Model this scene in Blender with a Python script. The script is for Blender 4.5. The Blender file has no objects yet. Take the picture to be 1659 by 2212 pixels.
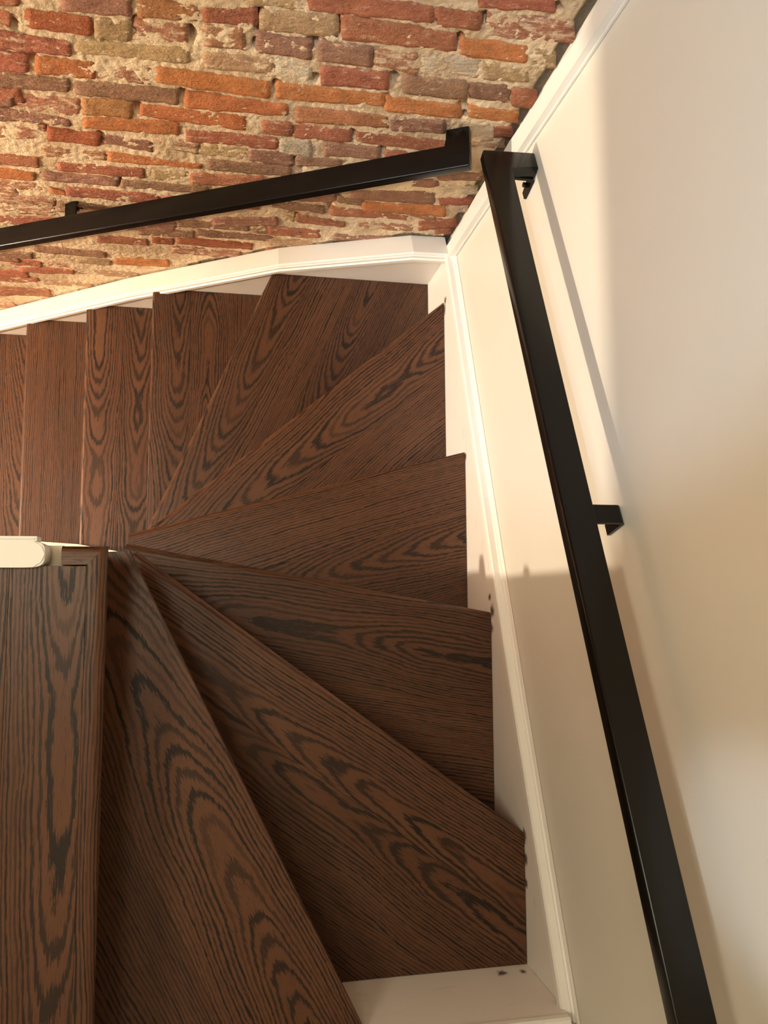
import bpy, bmesh, math, random
from mathutils import Vector, Matrix, noise
import numpy as np

random.seed(7)
sc = bpy.context.scene
COL = sc.collection

# ---------------------------------------------------------------- camera
cam_data = bpy.data.cameras.new('camera')
cam_data.sensor_fit = 'HORIZONTAL'
cam_data.sensor_width = 36.0
cam_data.lens = 36.0 * 1740.0 / 1659.0
cam_data.clip_start = 0.01
cam = bpy.data.objects.new('camera', cam_data)
cam.location = (-0.65761, -1.05193, 2.55428)
cam.rotation_euler = (0.10594, -0.19333, -0.00563)
COL.objects.link(cam)
sc.camera = cam

# ---------------------------------------------------------------- world and exposure
world = bpy.data.worlds.new('world')
sc.world = world
world.use_nodes = True
world.node_tree.nodes['Background'].inputs[0].default_value = (1.0, 0.86, 0.68, 1)
world.node_tree.nodes['Background'].inputs[1].default_value = 0.02
sc.view_settings.view_transform = 'Standard'
sc.view_settings.look = 'None'
sc.view_settings.gamma = 1.0
sc.view_settings.use_curve_mapping = False
sc.view_settings.exposure = 0.0

# lamps of the house and added light-shaping ones (their fixtures are built at the end)
HALL_LAMP = dict(loc=(-3.45, -0.87, 0.752), radius=0.032, strength=8700.0, color=(1.0, 0.84, 0.64))
UPPER_LAMPS = [dict(loc=(-2.15, -0.65, 3.60), radius=0.30, strength=35.0, color=(1.0, 0.92, 0.685)),
               dict(loc=(-1.15, -0.85, 3.60), radius=0.22, strength=27.0, color=(1.0, 0.92, 0.685))]  # added fill lamp, splits the ambient so the rail shadow weakens
SHAPING_SPOTS = [dict(loc=(-1.48, -1.20, 3.612), aim=(0.0, -0.20, 1.00), power=112.0, angle=29.0, blend=0.55, radius=0.02, color=(0.66, 0.93, 1.28)),  # cone narrowed so its edge stands in for an unseen person's shadow
              dict(loc=(-1.90, -1.62, 3.612), aim=(0.0, -1.40, 1.66), power=110.0, angle=8.0, blend=0.9, radius=0.02, color=(0.84, 0.97, 1.15))]  # added spot, makes a soft light patch on the plaster wall

H = 0.2                      # rise of one step
YB = 0.068                   # face of the brick wall
XW = 0.020                   # face of the plaster wall
XS = 0.0                     # face of the skirting on the plaster wall
YSOUTH = -1.85

# ---------------------------------------------------------------- helpers
def link(name, mesh, mat=None, parent=None, loc=None, rotz=None):
    o = bpy.data.objects.new(name, mesh)
    COL.objects.link(o)
    if mat is not None and mesh is not None:
        mesh.materials.clear()
        mesh.materials.append(mat)
    if loc is not None:
        o.location = loc
    if rotz is not None:
        o.rotation_euler = (0, 0, rotz)
    if parent is not None:
        o.parent = parent
    return o

def tag(o, label, cat=None, group=None, kind=None):
    o['label'] = label
    if cat: o['category'] = cat
    if group: o['group'] = group
    if kind: o['kind'] = kind
    return o

def struct(o, label=None):
    o['kind'] = 'structure'
    if label: o['label'] = label
    return o

def empty(name, loc=(0, 0, 0)):
    o = bpy.data.objects.new(name, None)
    o.empty_display_size = 0.05
    COL.objects.link(o)
    o.location = loc
    return o

def mesh_from(name, verts, faces, smooth=False):
    m = bpy.data.meshes.new(name)
    m.from_pydata([tuple(v) for v in verts], [], faces)
    m.validate()
    m.update()
    if smooth:
        for p in m.polygons: p.use_smooth = True
    return m

def bm_mesh(bm, name, smooth_angle=None):
    bmesh.ops.recalc_face_normals(bm, faces=bm.faces[:])
    m = bpy.data.meshes.new(name)
    if smooth_angle:
        for f in bm.faces: f.smooth = True
        for e in bm.edges:
            if len(e.link_faces) == 2 and e.calc_face_angle(0) > smooth_angle:
                e.smooth = False
    bm.to_mesh(m)
    bm.free()
    return m

def box_bm(bm, x0, x1, y0, y1, z0, z1, mtx=None):
    vs = [bm.verts.new((x, y, z)) for z in (z0, z1) for x, y in ((x0, y0), (x1, y0), (x1, y1), (x0, y1))]
    for f in ((3, 2, 1, 0), (4, 5, 6, 7), (0, 1, 5, 4), (1, 2, 6, 5), (2, 3, 7, 6), (3, 0, 4, 7)):
        bm.faces.new([vs[i] for i in f])
    if mtx is not None:
        for v in vs: v.co = mtx @ v.co
    return vs

def box_mesh(name, x0, x1, y0, y1, z0, z1, bev=0.0, seg=2):
    bm = bmesh.new()
    box_bm(bm, x0, x1, y0, y1, z0, z1)
    if bev:
        bmesh.ops.bevel(bm, geom=bm.edges[:], offset=bev, segments=seg, affect='EDGES', profile=0.5)
    return bm_mesh(bm, name, 0.6 if bev else None)

def prism_bm(pts3, down):
    """closed polygon of 3d points extruded by vector down"""
    bm = bmesh.new()
    a = [bm.verts.new(p) for p in pts3]
    b = [bm.verts.new(Vector(p) + Vector(down)) for p in pts3]
    n = len(a)
    bm.faces.new(a)
    bm.faces.new(b[::-1])
    for i in range(n):
        bm.faces.new((a[i], b[i], b[(i + 1) % n], a[(i + 1) % n]))
    return bm

def sweep_mesh(name, profile, path, frame):
    """profile list of (p,q); path list of 3d points; frame(p,q,i)->offset vector; mitred sections"""
    verts, faces = [], []
    n = len(profile)
    for i, P in enumerate(path):
        for (p, q) in profile:
            verts.append(Vector(P) + frame(p, q, i))
    for i in range(len(path) - 1):
        for j in range(n):
            k = (j + 1) % n
            faces.append((i * n + j, i * n + k, (i + 1) * n + k, (i + 1) * n + j))
    faces.append(tuple(range(n))[::-1])
    faces.append(tuple((len(path) - 1) * n + j for j in range(n)))
    bm = bmesh.new()
    vs = [bm.verts.new(v) for v in verts]
    for f in faces:
        try: bm.faces.new([vs[i] for i in f])
        except ValueError: pass
    return bm_mesh(bm, name, None)

def clip(poly, nx, ny, c):
    """keep nx*x+ny*y <= c"""
    out = []
    for i in range(len(poly)):
        a, b = poly[i], poly[(i + 1) % len(poly)]
        da, db = nx * a[0] + ny * a[1] - c, nx * b[0] + ny * b[1] - c
        if da <= 0: out.append(a)
        if da * db < 0:
            t = da / (da - db)
            out.append((a[0] + t * (b[0] - a[0]), a[1] + t * (b[1] - a[1])))
    res = []
    for p in out:
        if not res or math.hypot(p[0] - res[-1][0], p[1] - res[-1][1]) > 1e-5: res.append(p)
    if len(res) > 1 and math.hypot(res[0][0] - res[-1][0], res[0][1] - res[-1][1]) < 1e-5: res.pop()
    return res

# ---------------------------------------------------------------- materials
class NT:
    def __init__(self, name):
        self.m = bpy.data.materials.new(name)
        self.m.use_nodes = True
        self.t = self.m.node_tree
        self.b = self.t.nodes['Principled BSDF']
    def n(self, typ, **kw):
        x = self.t.nodes.new(typ)
        for k, v in kw.items(): setattr(x, k, v)
        return x
    def l(self, a, b): self.t.links.new(a, b)
    def val(self, sock, v):
        if hasattr(v, 'links') or hasattr(v, 'is_linked'): self.l(v, sock)
        else: sock.default_value = v
    def math(self, op, a, b=0.0, c=0.0, clamp=False):
        x = self.n('ShaderNodeMath', operation=op, use_clamp=clamp)
        for i, v in enumerate((a, b, c)): self.val(x.inputs[i], v)
        return x.outputs[0]
    def mix(self, f, a, b, blend='MIX'):
        x = self.n('ShaderNodeMix', data_type='RGBA', blend_type=blend)
        self.val(x.inputs[0], f)
        for s, v in ((x.inputs[6], a), (x.inputs[7], b)):
            if isinstance(v, tuple): s.default_value = v if len(v) == 4 else v + (1,)
            else: self.l(v, s)
        return x.outputs[2]
    def ramp(self, f, lo, hi, a=0.0, b=1.0):
        x = self.n('ShaderNodeMapRange', interpolation_type='SMOOTHSTEP')
        self.val(x.inputs[0], f)
        for i, v in ((1, lo), (2, hi), (3, a), (4, b)): x.inputs[i].default_value = v
        return x.outputs[0]
    def noise(self, vec, scale, detail=3.0, rough=0.55, dist=0.0):
        x = self.n('ShaderNodeTexNoise')
        if vec is not None: self.l(vec, x.inputs['Vector'])
        x.inputs['Scale'].default_value = scale
        x.inputs['Detail'].default_value = detail
        x.inputs['Roughness'].default_value = rough
        x.inputs['Distortion'].default_value = dist
        return x.outputs[0]
    def mapping(self, vec, scale=(1, 1, 1), loc=(0, 0, 0)):
        x = self.n('ShaderNodeMapping')
        self.l(vec, x.inputs[0])
        x.inputs['Scale'].default_value = scale
        x.inputs['Location'].default_value = loc
        return x.outputs[0]
    def bump(self, h, strength, dist):
        x = self.n('ShaderNodeBump')
        x.inputs['Strength'].default_value = strength
        x.inputs['Distance'].default_value = dist
        self.l(h, x.inputs['Height'])
        self.l(x.outputs[0], self.b.inputs['Normal'])

def wood_material():
    k = NT('stained_oak')
    at = k.n('ShaderNodeAttribute', attribute_name='grain')
    v = at.outputs['Vector']
    sep = k.n('ShaderNodeSeparateXYZ'); k.l(v, sep.inputs[0])
    x, y, z = sep.outputs
    warp = k.noise(k.mapping(v, (2.2, 9.0, 9.0)), 1.0, 2.0, 0.5)
    warp2 = k.noise(k.mapping(v, (9.0, 40.0, 40.0), (3.1, 1.7, 0)), 1.0, 3.0, 0.6)
    feather = k.noise(k.mapping(v, (17.0, 430.0, 430.0)), 1.0, 3.0, 0.7)
    yy = k.math('ADD', y, k.math('MULTIPLY', k.math('SUBTRACT', warp, 0.5), 0.040))
    zz = k.math('ADD', z, k.math('MULTIPLY', k.math('SUBTRACT', k.noise(k.mapping(v, (2.6, 0.5, 0.5), (7, 0, 0)), 1.0, 2.0, 0.45), 0.5), 0.045))
    r = k.math('SQRT', k.math('ADD', k.math('MULTIPLY', yy, yy), k.math('MULTIPLY', zz, zz)))
    ring = k.math('MULTIPLY', r, 165.0)
    ring = k.math('ADD', ring, k.math('MULTIPLY', k.math('SUBTRACT', warp2, 0.5), 1.0))
    ring = k.math('ADD', ring, k.math('MULTIPLY', k.math('SUBTRACT', feather, 0.5), 1.15))
    fr = k.math('FRACT', ring)
    # early wood: dark, soft on one side, sharp on the other
    dark = k.math('MULTIPLY', k.ramp(fr, 0.46, 0.66), k.ramp(fr, 0.94, 1.0, 1.0, 0.0))
    # ring to ring strength
    wn = k.n('ShaderNodeTexWhiteNoise', noise_dimensions='1D')
    k.l(k.math('FLOOR', ring), wn.inputs['W'])
    dark = k.math('MULTIPLY', dark, k.math('ADD', k.math('MULTIPLY', wn.outputs[0], 0.7), 0.45), clamp=True)
    # pores: short dark dashes along the grain
    pore = k.noise(k.mapping(v, (14.0, 620.0, 620.0), (0, 5, 0)), 1.0, 2.0, 0.5)
    pores = k.ramp(pore, 0.56, 0.72)
    dark2 = k.math('MAXIMUM', dark, k.math('MULTIPLY', pores, 0.5))
    tone = k.noise(k.mapping(v, (3.0, 14.0, 14.0), (11, 2, 0)), 1.0, 3.0, 0.55)
    light = k.mix(tone, (0.080, 0.032, 0.0165), (0.150, 0.066, 0.0325))
    rnd = k.n('ShaderNodeObjectInfo')
    hs = k.n('ShaderNodeHueSaturation')
    k.l(light, hs.inputs['Color'])
    k.l(k.math('ADD', k.math('MULTIPLY', rnd.outputs['Random'], 0.30), 0.80), hs.inputs['Value'])
    col = k.mix(dark2, hs.outputs[0], (0.0185, 0.0105, 0.0075))
    k.l(col, k.b.inputs['Base Color'])
    k.l(k.math('ADD', k.math('MULTIPLY', dark2, 0.10), 0.38), k.b.inputs['Roughness'])
    k.b.inputs['Specular IOR Level'].default_value = 0.27
    k.bump(k.math('SUBTRACT', 1.0, dark2), 0.10, 0.0005)
    return k.m

def paint(name, col, rough=0.5, dirt=0.0, bump=0.05, scale=60.0):
    k = NT(name)
    tc = k.n('ShaderNodeTexCoord')
    v = tc.outputs['Object']
    n1 = k.noise(v, 3.0, 3.0)
    c = k.mix(n1, tuple(a * 0.95 for a in col), tuple(min(1, a * 1.03) for a in col))
    if dirt:
        n2 = k.noise(k.mapping(v, (18, 18, 55)), 1.0, 5.0, 0.7)
        c = k.mix(k.math('MULTIPLY', k.ramp(n2, 0.63, 0.80), dirt), c, (0.30, 0.20, 0.12))
    k.l(c, k.b.inputs['Base Color'])
    k.b.inputs['Roughness'].default_value = rough
    k.b.inputs['Specular IOR Level'].default_value = 0.35
    k.bump(k.noise(v, scale, 3.0), bump, 0.002)
    return k.m

def skirting_paint(name, col, spots):
    """white paint with smudges of wood stain left where the treads meet it"""
    k = NT(name)
    geo = k.n('ShaderNodeNewGeometry')
    pos = geo.outputs['Position']
    n1 = k.noise(pos, 4.0, 3.0)
    c = k.mix(n1, tuple(a * 0.93 for a in col), tuple(min(1, a * 1.02) for a in col))
    n2 = k.noise(k.mapping(pos, (50, 30, 60)), 1.0, 4.0, 0.65)
    scuff = k.noise(k.mapping(pos, (9, 9, 30), (4, 0, 0)), 1.0, 4.0, 0.6)
    c = k.mix(k.math('MULTIPLY', k.ramp(scuff, 0.60, 0.78), 0.35), c, (0.52, 0.42, 0.32))
    tot = None
    for (x, y, z, s) in spots:
        d = k.n('ShaderNodeVectorMath', operation='DISTANCE')
        k.l(pos, d.inputs[0]); d.inputs[1].default_value = (x, y, z)
        g = k.ramp(k.math('ADD', d.outputs['Value'], k.math('MULTIPLY', k.math('SUBTRACT', n2, 0.5), s * 2.0)), s * 0.25, s, 1.0, 0.0)
        tot = g if tot is None else k.math('MAXIMUM', tot, g)
    if tot is not None:
        c = k.mix(k.math('MULTIPLY', tot, 0.9), c, (0.07, 0.030, 0.017))
    k.l(c, k.b.inputs['Base Color'])
    k.b.inputs['Roughness'].default_value = 0.42
    k.b.inputs['Specular IOR Level'].default_value = 0.4
    k.bump(k.noise(pos, 45.0, 3.0), 0.06, 0.002)
    return k.m

def brick_material():
    k = NT('old_brick')
    geo = k.n('ShaderNodeNewGeometry')
    pos = geo.outputs['Position']
    oi = k.n('ShaderNodeObjectInfo')
    n1 = k.noise(pos, 22.0, 4.0, 0.6)
    n2 = k.noise(k.mapping(pos, (1, 1, 1.6)), 70.0, 4.0, 0.65)
    hs = k.n('ShaderNodeHueSaturation')
    k.l(oi.outputs['Color'], hs.inputs['Color'])
    k.l(k.math('ADD', k.math('MULTIPLY', n1, 1.1), 0.48), hs.inputs['Value'])
    c = k.mix(k.ramp(n2, 0.55, 0.75, 0.0, 0.45), hs.outputs[0], (0.16, 0.045, 0.025))
    n5 = k.noise(k.mapping(pos, (1, 1, 1.5), (5, 5, 5)), 48.0, 5.0, 0.7)
    c = k.mix(k.ramp(n5, 0.48, 0.72, 0.0, 0.55), c, (0.46, 0.255, 0.150))
    # lime and mortar left on the face
    n3 = k.noise(k.mapping(pos, (1, 1, 2.2), (3, 1, 9)), 30.0, 5.0, 0.68)
    lime = k.ramp(k.math('ADD', n3, k.math('MULTIPLY', oi.outputs['Alpha'], 0.36)), 0.64, 0.80)
    c = k.mix(k.math('MULTIPLY', lime, 0.82), c, (0.70, 0.55, 0.385))
    n4 = k.noise(pos, 140.0, 3.0, 0.7)
    c = k.mix(k.ramp(n4, 0.62, 0.78, 0.0, 0.5), c, (0.07, 0.032, 0.02))
    k.l(c, k.b.inputs['Base Color'])
    k.b.inputs['Roughness'].default_value = 0.9
    k.b.inputs['Specular IOR Level'].default_value = 0.15
    k.bump(k.math('ADD', n2, k.math('MULTIPLY', n4, 0.5)), 0.9, 0.006)
    return k.m

def mortar_material():
    k = NT('lime_mortar')
    geo = k.n('ShaderNodeNewGeometry')
    pos = geo.outputs['Position']
    n1 = k.noise(pos, 9.0, 4.0, 0.6)
    n2 = k.noise(pos, 55.0, 5.0, 0.7)
    c = k.mix(k.ramp(n1, 0.35, 0.68), (0.77, 0.61, 0.42), (0.53, 0.39, 0.25))
    c = k.mix(k.ramp(n2, 0.54, 0.80, 0.0, 0.5), c, (0.30, 0.185, 0.105))
    at = k.n('ShaderNodeAttribute', attribute_name='cement')
    c = k.mix(at.outputs['Fac'], c, (0.17, 0.135, 0.10))
    k.l(c, k.b.inputs['Base Color'])
    k.b.inputs['Roughness'].default_value = 0.95
    k.b.inputs['Specular IOR Level'].default_value = 0.1
    n3 = k.noise(pos, 190.0, 3.0, 0.7)
    k.bump(k.math('ADD', n2, k.math('MULTIPLY', n3, 0.5)), 0.9, 0.006)
    return k.m

def black_metal():
    k = NT('black_painted_steel')
    tc = k.n('ShaderNodeTexCoord')
    n = k.noise(tc.outputs['Object'], 120.0, 3.0)
    k.l(k.mix(k.ramp(n, 0.62, 0.8), (0.0045, 0.0040, 0.0036), (0.010, 0.009, 0.008)), k.b.inputs['Base Color'])
    k.b.inputs['Roughness'].default_value = 0.24
    k.b.inputs['Specular IOR Level'].default_value = 0.30
    k.bump(k.noise(tc.outputs['Object'], 40.0, 2.0), 0.04, 0.002)
    return k.m

def glow(name, col, strength):
    k = NT(name)
    k.b.inputs['Base Color'].default_value = (0.8, 0.8, 0.8, 1)
    k.b.inputs['Emission Color'].default_value = col + (1,)
    k.b.inputs['Emission Strength'].default_value = strength
    tc = k.n('ShaderNodeTexCoord')
    k.l(k.math('ADD', k.math('MULTIPLY', k.noise(tc.outputs['Object'], 8.0), 0.02), 0.4), k.b.inputs['Roughness'])
    return k.m

WOOD = wood_material()
WALLPAINT = paint('wall_paint', (0.785, 0.755, 0.67), 0.42, 0.0, 0.05, 30.0)
CEILPAINT = paint('ceiling_paint', (0.80, 0.77, 0.70), 0.8)
TRIMPAINT = paint('trim_paint', (0.92, 0.90, 0.85), 0.4, 0.0, 0.04, 40.0)
PLASTER = paint('plaster_paint', (0.70, 0.62, 0.47), 0.6, 0.5, 0.3, 60.0)
SPOTS_R = [(0, -0.16, 0.20, 0.022), (0, -0.135, 0.215, 0.018), (0, -0.66, 0.40, 0.016), (0, -1.09, 0.605, 0.022),
           (0, -1.13, 0.60, 0.018), (0, -1.055, 0.59, 0.012), (0, -1.58, 0.80, 0.022), (0, -1.63, 0.80, 0.018),
           (0, -1.68, 0.80, 0.014), (-0.02, -1.85, 0.83, 0.012), (-0.07, -1.85, 0.825, 0.016),
           (0, -1.50, 0.82, 0.008)]
SKIRTPAINT = skirting_paint('skirting_paint', (0.89, 0.84, 0.78), SPOTS_R)
BRICK = brick_material()
MORTAR = mortar_material()
STEEL = black_metal()

# ================================================================ the setting
# ---- plaster wall on the right
wr = struct(link('wall_right', box_mesh('wall_right', XW, XW + 0.12, -3.6, YB + 0.10, -2.1, 3.65), WALLPAINT),
            'smooth cream painted wall carrying the long black handrail')

# ---- brick wall: mortar bed with every brick set into it
BRICKS = [
("r",-1.128,1.018,-1.057,1.032,-1.046,1.081,-1.113,1.071),
("m",-0.980,1.031,-0.853,1.043,-0.847,1.098,-0.969,1.090),
("b",-0.840,1.040,-0.726,1.052,-0.725,1.084,-0.834,1.104),
("r",-0.718,1.051,-0.613,1.055,-0.615,1.105,-0.717,1.087),
("t",-0.630,1.112,-0.518,1.122,-0.524,1.174,-0.631,1.159),
("r",-0.517,1.121,-0.276,1.133,-0.286,1.172,-0.522,1.171),
("r",-0.267,1.125,-0.177,1.128,-0.190,1.170,-0.280,1.173),
("r",-0.199,1.188,-0.052,1.202,-0.062,1.226,-0.213,1.232),
("c",-0.158,1.116,0.023,1.125,-0.004,1.186,-0.179,1.178),
("t",-0.606,1.045,-0.452,1.055,-0.460,1.114,-0.608,1.101),
("r",-0.444,1.054,-0.207,1.059,-0.222,1.109,-0.454,1.120),
("o",-0.196,1.052,-0.051,1.053,-0.069,1.099,-0.210,1.098),
("r",-1.125,0.968,-1.088,0.968,-1.077,1.010,-1.112,1.015),
("d",-1.057,0.973,-0.935,0.967,-0.927,1.021,-1.046,1.024),
("t",-0.930,0.965,-0.861,0.967,-0.855,1.024,-0.921,1.025),
("c",-0.854,0.979,-0.750,0.980,-0.747,1.033,-0.849,1.028),
("c",-0.718,0.977,-0.634,0.981,-0.635,1.043,-0.716,1.043),
("m",-0.611,0.980,-0.498,0.978,-0.504,1.034,-0.613,1.038),
("m",-0.483,0.978,-0.369,0.978,-0.380,1.040,-0.490,1.040),
("c",-0.365,0.985,-0.268,0.972,-0.284,1.039,-0.374,1.033),
("g",-0.258,0.974,-0.132,0.985,-0.152,1.046,-0.273,1.035),
("r",-1.161,0.897,-0.988,0.899,-0.981,0.939,-1.145,0.954),
("t",-0.978,0.911,-0.750,0.917,-0.748,0.966,-0.973,0.943),
("t",-0.719,0.909,-0.571,0.915,-0.574,0.966,-0.718,0.960),
("g",-0.566,0.919,-0.491,0.911,-0.497,0.969,-0.569,0.965),
("r",-0.468,0.902,-0.320,0.907,-0.331,0.963,-0.475,0.964),
("m",-0.283,0.901,-0.139,0.910,-0.156,0.967,-0.297,0.963),
("m",-0.133,0.912,-0.040,0.915,-0.060,0.972,-0.149,0.962),
("r",-0.029,0.903,0.030,0.903,0.007,0.962,-0.051,0.964),
("r",-1.202,0.816,-1.087,0.826,-1.074,0.884,-1.180,0.890),
("o",-1.073,0.824,-0.952,0.828,-0.944,0.882,-1.060,0.886),
("c",-0.948,0.829,-0.833,0.828,-0.828,0.883,-0.940,0.881),
("o",-0.822,0.843,-0.577,0.830,-0.580,0.888,-0.817,0.895),
("o",-0.560,0.832,-0.317,0.849,-0.325,0.889,-0.564,0.888),
("o",-0.312,0.832,-0.130,0.836,-0.143,0.878,-0.323,0.886),
("o",-0.114,0.843,0.008,0.840,-0.008,0.885,-0.127,0.885),
("m",-1.199,0.759,-1.015,0.774,-1.007,0.816,-1.184,0.813),
("m",-1.001,0.765,-0.779,0.770,-0.776,0.820,-0.992,0.817),
("o",-0.765,0.758,-0.531,0.769,-0.534,0.812,-0.762,0.819),
("b",-0.510,0.751,-0.292,0.766,-0.301,0.812,-0.515,0.809),
("m",-0.280,0.755,-0.149,0.767,-0.163,0.815,-0.292,0.810),
("m",-1.209,0.686,-1.151,0.690,-1.139,0.740,-1.194,0.742),
("c",-1.147,0.683,-1.009,0.676,-0.997,0.743,-1.133,0.742),
("b",-1.000,0.689,-0.887,0.695,-0.880,0.761,-0.990,0.751),
("o",-0.868,0.710,-0.627,0.690,-0.628,0.747,-0.863,0.754),
("r",-0.586,0.690,-0.515,0.687,-0.520,0.745,-0.588,0.740),
("r",-0.511,0.684,-0.370,0.689,-0.376,0.733,-0.516,0.746),
("r",-0.357,0.696,-0.123,0.684,-0.136,0.733,-0.363,0.735),
("m",-1.235,0.626,-1.039,0.633,-1.034,0.660,-1.218,0.688),
("o",-1.008,0.631,-0.783,0.645,-0.781,0.696,-1.000,0.678),
("r",-0.768,0.619,-0.545,0.623,-0.548,0.673,-0.766,0.668),
("g",-0.537,0.599,-0.459,0.598,-0.467,0.677,-0.542,0.676),
("m",-0.430,0.618,-0.286,0.628,-0.294,0.674,-0.437,0.677),
("r",-0.270,0.624,-0.114,0.628,-0.125,0.671,-0.279,0.668),
("c",-1.259,0.540,-1.107,0.564,-1.095,0.622,-1.242,0.603),
("d",-1.101,0.566,-0.979,0.561,-0.972,0.610,-1.090,0.623),
("m",-0.973,0.573,-0.856,0.552,-0.852,0.604,-0.968,0.607),
("c",-0.841,0.577,-0.742,0.565,-0.740,0.618,-0.838,0.619),
("t",-0.740,0.561,-0.617,0.562,-0.618,0.614,-0.738,0.608),
("m",-0.614,0.558,-0.502,0.551,-0.507,0.609,-0.616,0.606),
("m",-0.493,0.553,-0.377,0.579,-0.381,0.605,-0.497,0.597),
("r",-1.292,0.418,-1.151,0.426,-1.141,0.473,-1.278,0.470),
("c",-1.131,0.479,-0.974,0.493,-0.969,0.527,-1.121,0.529),
("o",-0.970,0.492,-0.735,0.494,-0.734,0.513,-0.964,0.534),
("m",-0.718,0.492,-0.503,0.499,-0.507,0.546,-0.717,0.543),
("r",-1.105,0.416,-0.887,0.418,-0.882,0.467,-1.097,0.459),
("t",-0.868,0.412,-0.774,0.419,-0.771,0.468,-0.863,0.470),
("r",-0.767,0.411,-0.571,0.432,-0.573,0.481,-0.764,0.465),
("r",-0.561,0.434,-0.381,0.446,-0.387,0.491,-0.563,0.478),
("o",-1.311,0.349,-1.177,0.354,-1.168,0.395,-1.296,0.404),
("m",-1.156,0.358,-0.961,0.360,-0.956,0.400,-1.147,0.403),
("m",-0.954,0.356,-0.721,0.363,-0.720,0.399,-0.949,0.397),
("c",-1.327,0.292,-1.159,0.297,-1.151,0.340,-1.315,0.334),
("o",-1.150,0.294,-1.113,0.280,-1.109,0.301,-1.144,0.326),
("r",-1.109,0.280,-0.858,0.278,-0.854,0.333,-1.100,0.329),
("r",-0.852,0.279,-0.736,0.284,-0.734,0.339,-0.848,0.328),
("c",-1.353,0.198,-1.153,0.207,-1.143,0.258,-1.337,0.254),
("m",-1.152,0.178,-0.978,0.181,-0.970,0.240,-1.140,0.242),
("r",-1.390,0.064,-1.138,0.079,-1.128,0.136,-1.374,0.120),
("c",-1.371,0.132,-1.167,0.147,-1.158,0.195,-1.358,0.180),
("m",-0.964,0.184,-0.764,0.203,-0.762,0.267,-0.957,0.248),
("r",-0.749,0.281,-0.578,0.296,-0.580,0.356,-0.747,0.347),
("m",-0.568,0.359,-0.373,0.378,-0.380,0.436,-0.570,0.416),
("r",-0.354,0.522,-0.099,0.574,-0.109,0.610,-0.361,0.572),
("m",-1.126,0.069,-0.823,0.105,-0.820,0.169,-1.115,0.132),
("r",-1.068,-0.012,-0.916,-0.012,-0.912,0.037,-1.061,0.036),
("m",-0.937,0.065,-0.769,0.070,-0.768,0.116,-0.932,0.111),
("m",-0.818,0.144,-0.603,0.152,-0.604,0.196,-0.816,0.187),
("m",-0.589,0.142,-0.444,0.149,-0.448,0.193,-0.591,0.198),
("m",-0.762,0.091,-0.526,0.087,-0.528,0.121,-0.760,0.136),
("d",-0.900,0.012,-0.835,0.010,-0.832,0.058,-0.897,0.053),
("d",-0.823,0.019,-0.589,0.020,-0.590,0.062,-0.820,0.067),
("r",-0.543,-0.000,-0.416,0.009,-0.420,0.051,-0.546,0.042),
("c",-0.845,-0.055,-0.624,-0.059,-0.625,-0.008,-0.841,0.002),
("o",-1.037,-0.180,-0.863,-0.164,-0.860,-0.117,-1.031,-0.133),
("r",-1.390,-0.244,-1.286,-0.248,-1.277,-0.208,-1.379,-0.197),
("c",-1.270,-0.246,-1.181,-0.245,-1.174,-0.205,-1.261,-0.198),
("r",-1.364,-0.303,-1.190,-0.295,-1.182,-0.253,-1.355,-0.261),
("t",-1.182,-0.294,-0.973,-0.289,-0.968,-0.247,-1.173,-0.244),
("r",-1.518,-0.405,-1.328,-0.405,-1.316,-0.351,-1.504,-0.352),
("r",-1.556,-0.545,-1.312,-0.528,-1.299,-0.461,-1.533,-0.459),
("t",-1.320,-0.412,-1.147,-0.416,-1.139,-0.362,-1.311,-0.367),
("m",-1.459,-0.189,-1.301,-0.182,-1.291,-0.137,-1.446,-0.144),
("m",-1.280,-0.120,-1.060,-0.131,-1.055,-0.093,-1.271,-0.076),
("t",-1.164,-0.188,-1.054,-0.198,-1.048,-0.151,-1.157,-0.149),
("m",-0.711,0.170,-0.519,0.205,-0.522,0.254,-0.710,0.219),
("t",-0.508,0.244,-0.471,0.239,-0.475,0.286,-0.510,0.285),
("r",-0.370,0.299,-0.141,0.312,-0.146,0.335,-0.377,0.350),
("m",-0.323,0.404,-0.087,0.420,-0.104,0.487,-0.330,0.450),
("o",-0.281,0.345,-0.036,0.355,-0.052,0.415,-0.290,0.394),
("r",-0.466,0.240,-0.318,0.230,-0.322,0.260,-0.470,0.287),
("r",-0.543,0.137,-0.385,0.140,-0.392,0.197,-0.546,0.188),
("c",-0.296,0.228,-0.108,0.230,-0.118,0.273,-0.303,0.276),
("r",-0.090,0.246,0.015,0.291,-0.002,0.349,-0.104,0.306),
("r",-0.071,0.423,0.022,0.435,0.011,0.471,-0.079,0.454),
("m",-0.108,0.552,0.011,0.575,0.001,0.607,-0.116,0.580),
("r",-0.033,0.225,0.011,0.239,0.001,0.276,-0.044,0.268),
("m",-0.173,0.510,-0.102,0.513,-0.111,0.547,-0.181,0.544),
("m",-0.539,0.320,-0.388,0.308,-0.393,0.347,-0.542,0.364),
("m",-0.362,0.380,-0.285,0.372,-0.290,0.405,-0.366,0.412),
("m",-0.337,0.129,-0.135,0.152,-0.144,0.191,-0.343,0.174),
("t",-0.539,0.057,-0.361,0.062,-0.368,0.123,-0.542,0.111),
("c",-0.654,-0.064,-0.519,-0.040,-0.520,-0.010,-0.655,-0.020),
("r",-0.521,0.004,-0.424,0.015,-0.427,0.043,-0.523,0.032),
("c",-0.163,0.349,-0.055,0.309,-0.063,0.338,-0.171,0.382),
("g",-0.034,0.379,0.022,0.389,0.011,0.427,-0.045,0.417),
("g",-0.091,0.790,-0.036,0.788,-0.050,0.829,-0.102,0.827),
("r",-0.028,0.778,0.014,0.785,0.001,0.823,-0.042,0.819),
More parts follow.
